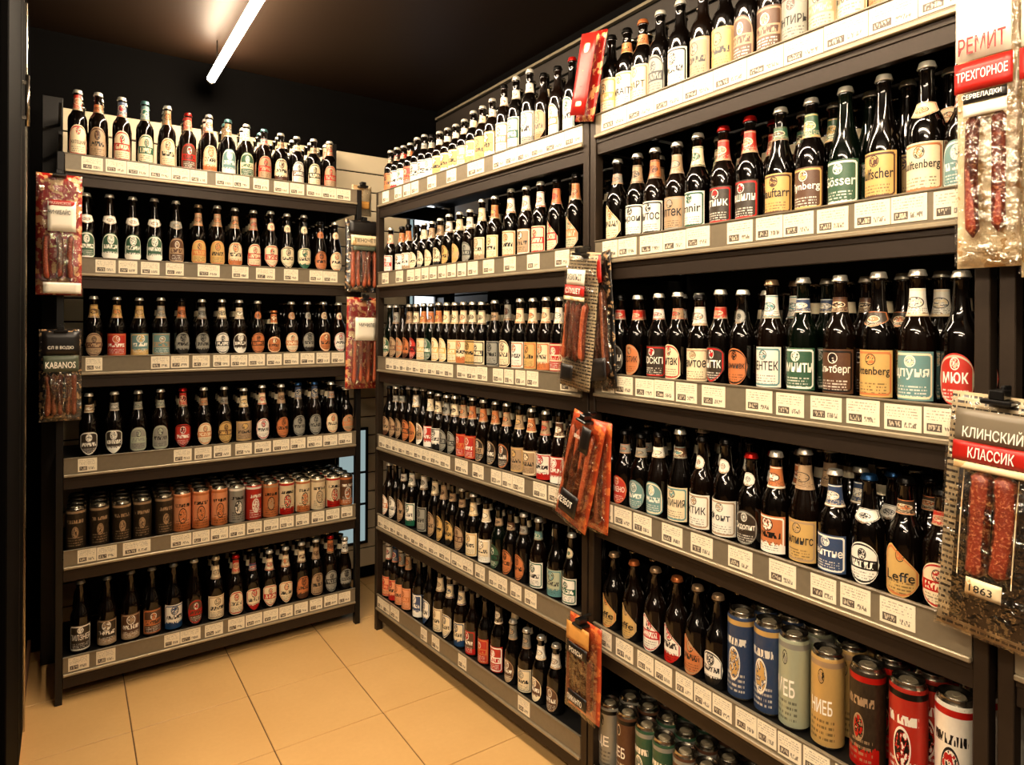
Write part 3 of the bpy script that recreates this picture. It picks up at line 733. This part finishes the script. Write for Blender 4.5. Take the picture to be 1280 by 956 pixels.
# the countless stock behind, one mesh
def stock():
    seg = 12
    verts, faces, mats = [], [], []
    rr = random.Random(3)
    P = [(0, .95), (.5, 1), (.56, .92), (.63, .69), (.70, .5), (.80, .42), (.95, .40), (.95, .50), (.985, .46), (1.0, .2)]
    for rk, i, rows in BOTTLES:
        start = 2 if (rk, i) in SECOND else 1
        for row in range(start, 4):
            for spec in rows:
                q = spec.split()
                s, h, nc = float(q[0]), max(.2, float(q[1])), q[7]
                base = pt(rk, s + rr.uniform(-.004, .004) + row * (.014 if rk == 'N' else .006), INSET[rk] + row * .071, RB[rk][i - 1] + .045)
                b0 = len(verts)
                rs = R0 * (.93 if rk == 'R' else 1)
                for z, r in P:
                    for k in range(seg):
                        a = 2 * PI * k / seg
                        verts.append((base.x + r * rs * math.cos(a), base.y + r * rs * math.sin(a), base.z + z * h))
                for ring in range(len(P) - 1):
                    mi = 1 if ring >= 6 else (2 if ring == 4 and q[6] in 'wbf' else 0)
                    for k in range(seg):
                        l = (k + 1) % seg
                        faces.append((b0 + ring * seg + k, b0 + ring * seg + l, b0 + (ring + 1) * seg + l, b0 + (ring + 1) * seg + k)); mats.append(mi)
                faces.append(tuple(b0 + (len(P) - 1) * seg + k for k in range(seg))); mats.append(1)
                faces.append(tuple(b0 + k for k in reversed(range(seg)))); mats.append(0)
    me = mesh_from(verts, faces, 'beer_bottles', True)
    for m in ('bottle_dark', 'can_metal', 'card_cream'):
        me.materials.append(M[m])
    for p, mi in zip(me.polygons, mats): p.material_index = mi
    o = ob('beer_bottles', me)
    tag(o, 'dark stock of bottles packed deep behind the front rows of all shelves', 'bottle', None, 'stuff')
stock()

# ------------------------------------------------------------------ cans
CH, CR = .168, .033
can_body = lathe([(0, .72 * CR), (.012 * CH, .80 * CR), (.05 * CH, CR), (.93 * CH, CR), (.955 * CH, .93 * CR), (.985 * CH, .86 * CR), (1.0 * CH, .88 * CR),
                  (1.0 * CH, .83 * CR), (.975 * CH, .80 * CR), (.975 * CH, .1 * CR)], 28, 'beer_can')
can_body.materials.append(M['can_metal'])
def sleeve_mesh():
    seg = 32
    verts, uvs, edge, faces = [], [], [], []
    zs = [(.052, 1.0, 0), (.845, 1.0, 0), (.86, 1.0, .87), (.915, 1.0, .9), (.925, 1.0, 0), (.95, .94, 0)]
    for z, r, ed in zs:
        for i in range(seg + 1):
            a = -PI / 2 + (-1 + 2 * i / seg) * PI
            rr = (r * CR + .0005)
            verts.append((rr * math.cos(a), rr * math.sin(a), z * CH)); uvs.append((.5 + (-1 + 2 * i / seg) * 1.3, (z - .05) / .89)); edge.append(ed)
    n = seg + 1
    for k in range(len(zs) - 1):
        for i in range(seg):
            faces.append((k * n + i, k * n + i + 1, (k + 1) * n + i + 1, (k + 1) * n + i))
    me = mesh_from(verts, faces, 'can_print', True, uvs, edge)
    me.materials.append(M['printed_label'])
    return me
SLEEVE = sleeve_mesh()
def tab_mesh():
    bm = bmesh.new()
    r = bmesh.ops.create_cone(bm, cap_ends=True, segments=14, radius1=.22 * CR, radius2=.20 * CR, depth=.0025)
    for v in r['verts']: v.co = Vector((v.co.x, v.co.y * 1.7 + .1 * CR, v.co.z + .979 * CH))
    r = bmesh.ops.create_cone(bm, cap_ends=True, segments=16, radius1=.5 * CR, radius2=.48 * CR, depth=.001)
    for v in r['verts']: v.co.z += .976 * CH
    me = bpy.data.meshes.new('pull_tab'); bm.to_mesh(me); bm.free()
    return me
TAB = tab_mesh(); TAB.materials.append(M['lip_metal'])
def make_can(rk, i, j, n, spec, row=0):
    q = spec.split(); s, h, c1, c2 = float(q[0]), float(q[1]), q[2], q[3]
    word = q[4] if len(q) > 4 else None
    rr = random.Random(ord(rk) * 900 + i * 40 + j + row * 500)
    hh = max(.15, h)
    o = ob('beer_can', can_body)
    d = .05 + row * .073
    o.location = pt(rk, s + row * (.012 if rk == 'N' else .004), d, RB[rk][i - 1] + .045)
    o.rotation_euler = (0, 0, math.radians(RACK[rk][1]) + rr.uniform(-.15, .15))
    o.scale = (1, 1, hh / CH)
    where = f"{place_word(rk, j, n)}, {RACK_WORD[rk]} {SHELF_WORD[i - 1]} shelf"
    if row == 0:
        tag(o, f"{CNAME[c1]} beer can with {CNAME[c2]} print, {where}", 'can', f'beer cans on the {RACK_WORD[rk]}')
    else:
        tag(o, f"can {ORD[row]} deep behind the {CNAME[c1]} front can {where}", 'can', f'cans in the rear rows of the {RACK_WORD[rk]}')
    sl = ob('can_print', SLEEVE, None, o)
    print_props(sl, PAL[c1], PAL[c2], ink_for(c1), PAL[c2], rr, True, .3, .35, word)
    sl['bt'] = .22 if c2 in 'RO' and not word else 0.0
    sl['ey'] = .42 if not word else .8
    sl['er'] = (.17 if c1 != 'D' else .12) if not word else .07
    sl['by'] = .70 if not word else .45
    sl['bh'] = .07
    if c1 == 'D': sl['c3'] = [float(x) for x in PAL['T']]
    sl['bf'] = 0.0
    if word and row == 0:
        lt = ob('lettering', text_mesh(word, .046, .03, CR + .0014, 'bright_ink'), None, sl, (0, 0, .45 * CH))
    ob('pull_tab', TAB, None, o)
for rk, i, rows in CANS:
    for j, spec in enumerate(rows):
        for row in range(4):
            make_can(rk, i, j, len(rows), spec, row)

# ------------------------------------------------------------------ hanging sausage packs
def grid_panel(name, w, z0, z1, bulge=.0, y=0.0, nx=8, nz=10, wave=.0, th=.0):
    verts, faces = [], []
    for j in range(nz + 1):
        for i in range(nx + 1):
            u, v = i / nx, j / nz
            b = bulge * math.sin(PI * u) ** .6 * math.sin(PI * v) ** .5
            verts.append(((u - .5) * w, y - b + wave * math.sin(7 * v + 5 * u), z0 + (z1 - z0) * v))
    n = nx + 1
    for j in range(nz):
        for i in range(nx):
            faces.append((j * n + i, j * n + i + 1, (j + 1) * n + i + 1, (j + 1) * n + i))
    if th:
        me0 = mesh_from(verts, faces, name, True)
        bm = bmesh.new(); bm.from_mesh(me0)
        bmesh.ops.solidify(bm, geom=bm.faces[:], thickness=th)
        me = bpy.data.meshes.new(name); bm.to_mesh(me); bm.free()
        return me
    return mesh_from(verts, faces, name, True)
def sausage_mesh(L, r, bend=.0, seed=0):
    rr = random.Random(seed)
    verts, faces = [], []
    seg, rings = 12, 14
    for k in range(rings + 1):
        t = k / rings
        e = min(1, math.sqrt(max(0, 1 - (abs(t - .5) * 2) ** 10)) + .12)
        for i in range(seg):
            a = 2 * PI * i / seg
            q = r * e * (1 + rr.uniform(-.05, .05))
            verts.append((q * math.cos(a) + bend * math.sin(PI * t), q * math.sin(a), -L * t))
    for k in range(rings):
        for i in range(seg):
            j = (i + 1) % seg
            faces.append((k * seg + j, k * seg + i, (k + 1) * seg + i, (k + 1) * seg + j))
    faces.append(tuple(range(seg))); faces.append(tuple(reversed([rings * seg + i for i in range(seg)])))
    return mesh_from(verts, faces, 'sausage', True)

M['film_red'] = mat_card('film_red', (.60, .08, .05), (.86, .62, .40), 60, .46, .28)
M['film_black'] = mat_card('film_black', (.06, .05, .045), (.66, .52, .36), 75, .42, .28)
M['film_orange'] = mat_card('film_orange', (.72, .27, .13), (.86, .45, .22), 30, .45, .3)
M['film_cream'] = mat_card('film_cream', (.90, .82, .66), (.80, .66, .46), 30, .42, .25)
M['film_pattern'] = mat_card('film_pattern', (.68, .61, .48), (.20, .17, .14), 30, .5, .28, True)
M['card_gray'] = simple('card_gray', (.45, .41, .34), .35, 0, .1, 20)
M['card_white'] = simple('card_white', (.93, .90, .82), .4, 0, .05, 20)
M['card_red'] = simple('card_red', (.66, .10, .06), .38, 0, .15, 30)
M['card_dark'] = simple('card_dark', (.07, .055, .045), .38, 0, .2, 30)
M['card_green'] = simple('card_green', (.30, .33, .26), .4, 0, .2, 30)
M['card_gold'] = simple('card_gold', (.82, .58, .28), .4, 0, .25, 30)
INKMAT = {'w': 'bright_ink', 'd': 'dark_ink', 'r': 'red_ink', 'g': 'gold_ink'}

def pack(rk, s, off, z, w, h, label, film, saus, n_s, panels, words, tilt=0.0, yaw=0.0, swing=0.0, sr=None, clip=True, s_top=.30, s_bot=.08, window=True, sp=None):
    """panels: (material, u0, u1, v0, v1) in fractions from the top; words: (text, v, width fraction, height fraction, ink)"""
    p = empty('sausage_pack', pt(rk, s, -off, z))
    p.rotation_euler = (swing, tilt, math.radians(RACK[rk][1]) + yaw)
    tag(p, label, 'sausage pack', 'hanging sausage packs')
    ob('pouch', grid_panel('pouch', w, -h, 0, .004, .010, 8, 14, .0015, .002), M[film], p)
    if n_s:
        zt, zb = -h * s_top, -h * (1 - s_bot)
        ww = w * .78
        r = sr or min(.011, ww / n_s / 2.05)
        for k in range(n_s):
            me = sausage_mesh((zt - zb) * (1 - .03 * (k % 2)), r, random.Random(k * 5 + int(z * 90)).uniform(-.006, .006), k + int(z * 70))
            ob('sausage', me, M[saus], p, ((k - (n_s - 1) / 2) * (sp or ww / n_s), -.006, zt))
    for (m, u0, u1, v0, v1) in panels:
        back = m[0] == '*'
        m = m.lstrip('*')
        me = grid_panel('printed_panel', w * (u1 - u0), -h * v1, -h * v0, .003, 0, 6, 4, .0, .0012)
        o = ob('printed_panel', me, M[m], p, (w * ((u0 + u1) / 2 - .5), .004 if back else -.021, 0))
        for (t, v, wf, hf, ink) in words:
            if v0 <= v <= v1 and not back and u1 - u0 > .2:
                ob('lettering', text_mesh(t, w * wf, h * hf, 1, INKMAT[ink], False), None, o, (-(w * ((u0 + u1) / 2 - .5)), -.0062, -h * v))
    if window:
        ob('film', grid_panel('film', w * .98, -h * .995, -h * .02, .014, -.0045, 14, 24, .0012), M['clear_film'], p)
    if clip:
        ob('clip', boxes('clip', [(-.022, .022, -.026, .012, -.012, -.004), (-.011, .011, -.024, .008, -.004, .012), (-.004, .004, .002, .03, .008, .018)], .002), M['black_plastic'], p)
    return p

pack('N', .030, .030, 2.325, .088, .262, 'narrow red pack leaning on the top shelves above the middle posts', 'film_red', 'sausage_red', 0,
     [('card_red', .1, .9, .05, .95), ('film_cream', .3, .7, .14, .3), ('card_dark', .36, .64, .2, .26), ('card_gold', .3, .7, .42, .5), ('card_dark', .25, .75, .6, .66), ('film_cream', .3, .7, .78, .86)], [], tilt=.24, clip=False, window=False)
pack('N', .020, .012, 1.665, .12, .405, 'dark pack with red top hanging behind the beige-header pack', 'film_black', 'sausage_brown', 3,
     [('card_red', .1, .95, .04, .24), ('card_dark', .1, .95, .78, .94)], [], tilt=-.10, yaw=-.2, clip=False, s_top=.27)
pack('N', .000, .050, 1.668, .142, .415, 'clear pack with beige and red header hanging at middle posts', 'film_pattern', 'sausage_orange', 4,
     [('card_white', .22, .80, .13, .24), ('card_red', .18, .82, .245, .32), ('film_cream', .16, .84, .325, .355), ('card_dark', .25, .65, .82, .94)],
     [('КИЗИЛЬСТ', .185, .5, .05, 'd'), ('СЛУШЕТ', .283, .48, .04, 'w')], tilt=.12, s_top=.36, s_bot=.2)
pack('N', .030, .022, 1.165, .12, .33, 'brown pack partly hidden behind the orange pack at middle posts', 'film_orange', 'sausage_brown', 3,
     [('card_dark', .1, .9, .05, .3)], [], tilt=.05, clip=False)
pack('N', .030, .055, 1.175, .15, .345, 'orange tilted sausage pack with small black label near its bottom', 'film_orange', 'sausage_orange', 4,
     [('card_dark', .55, .82, .05, .28), ('card_dark', .28, .82, .68, .88)],
     [('БЕКОН', .16, .17, .05, 'w'), ('КЕЗБОТ', .77, .44, .06, 'w')], tilt=.27, s_top=.1, s_bot=.14)
pack('N', .008, .050, .567, .145, .285, 'orange pack with brown sticks and two black strips, lowest at middle posts', 'film_orange', 'sausage_brown', 5,
     [('card_gold', .15, .85, .03, .22), ('card_dark', .18, .80, .24, .36), ('card_dark', .24, .82, .74, .87)],
     [('РОЛСЫ', .30, .4, .05, 'w'), ('ПИКАНТО', .805, .45, .06, 'w')], tilt=.03, s_top=.34, s_bot=.12)
pack('N', 1.035, .045, 2.055, .094, .505, 'long clear pack with white and red header hanging on edge posts', 'film_cream', 'sausage_red', 2,
     [('card_white', .08, .92, .02, .31), ('card_red', .06, .94, .315, .415), ('card_dark', .2, .86, .42, .455), ('card_white', .2, .86, .458, .50)],
     [('РЕМИТ', .265, .72, .075, 'r'), ('ТРЕХГОРНОЕ', .365, .78, .06, 'w'), ('СЕРВЕЛАДКИ', .437, .6, .02, 'w')], s_top=.48, s_bot=.1, sr=.010, yaw=.03)
pack('X', .070, .050, 2.03, .10, .50, 'second white and red header pack cut off by the frame', 'film_cream', 'sausage_red', 2,
     [('card_white', .08, .92, .02, .27), ('card_red', .06, .94, .275, .375)], [('РЕМИТ', .215, .72, .075, 'r')], s_top=.44, s_bot=.1, sr=.010)
pack('N', 1.062, .06, 1.335, .150, .41, 'large gray pack with two coarse red sausages hung low on edge posts', 'film_pattern', 'sausage_red', 2,
     [('card_gray', .13, .97, .06, .19), ('card_red', .12, .98, .192, .272), ('film_cream', .14, .95, .275, .305), ('*card_dark', .14, .95, .31, .95), ('film_cream', .245, .255, .31, .74), ('film_cream', .755, .765, .31, .74), ('film_cream', .34, .68, .74, .81)],
     [('КЛИНСКИЙ', .145, .56, .055, 'w'), ('КЛАССИК', .232, .43, .045, 'w'), ('1863', .775, .22, .03, 'd')], tilt=.06, s_top=.30, s_bot=.25, sr=.0165, sp=.031)
pack('L', -.016, .035, 2.005, .142, .452, 'red sausage pack with cream window label, topmost beside black wall', 'film_red', 'sausage_red', 3,
     [('card_white', .25, .86, .24, .48), ('card_red', .27, .84, .225, .275), ('card_white', .16, .98, .90, .99)],
     [('МАХАНСКОЕ', .25, .5, .025, 'w'), ('ЧИЧИБАЙС', .32, .48, .045, 'd')], s_top=.50, s_bot=.12)
pack('L', -.010, .035, 1.425, .132, .345, 'black sausage pack with green header hanging below the red pack', 'film_black', 'sausage_brown', 5,
     [('card_dark', .06, .94, .03, .28), ('card_green', .1, .92, .285, .46)],
     [('KABANOS', .385, .7, .07, 'w'), ('СЛ В ВОДЮ', .2, .6, .04, 'w')], s_top=.48, s_bot=.06)
pack('L', 1.178, .045, 1.945, .172, .345, 'clear pack of thin red sausages hanging on back rack corner post', 'film_black', 'sausage_orange', 5,
     [('card_dark', .05, .95, .02, .2), ('film_cream', .1, .9, .22, .36), ('card_green', .16, .84, .37, .43)],
     [('ПЕНОЧЕТ', .29, .6, .05, 'd')], s_top=.42, s_bot=.06)
pack('L', 1.188, .048, 1.575, .172, .435, 'orange-red pack with white crest label hanging on corner post', 'film_red', 'sausage_orange', 4,
     [('card_white', .18, .78, .22, .47)], [('ЧИЧИЛЕ', .30, .45, .04, 'd')], s_top=.45, s_bot=.05, tilt=.02)
pack('L', 1.215, -.06, 2.135, .10, .15, 'small crumpled clear pouch above the thin sausages in the corner', 'film_cream', 'sausage_orange', 0,
     [('card_gold', .2, .8, .55, .8)], [])
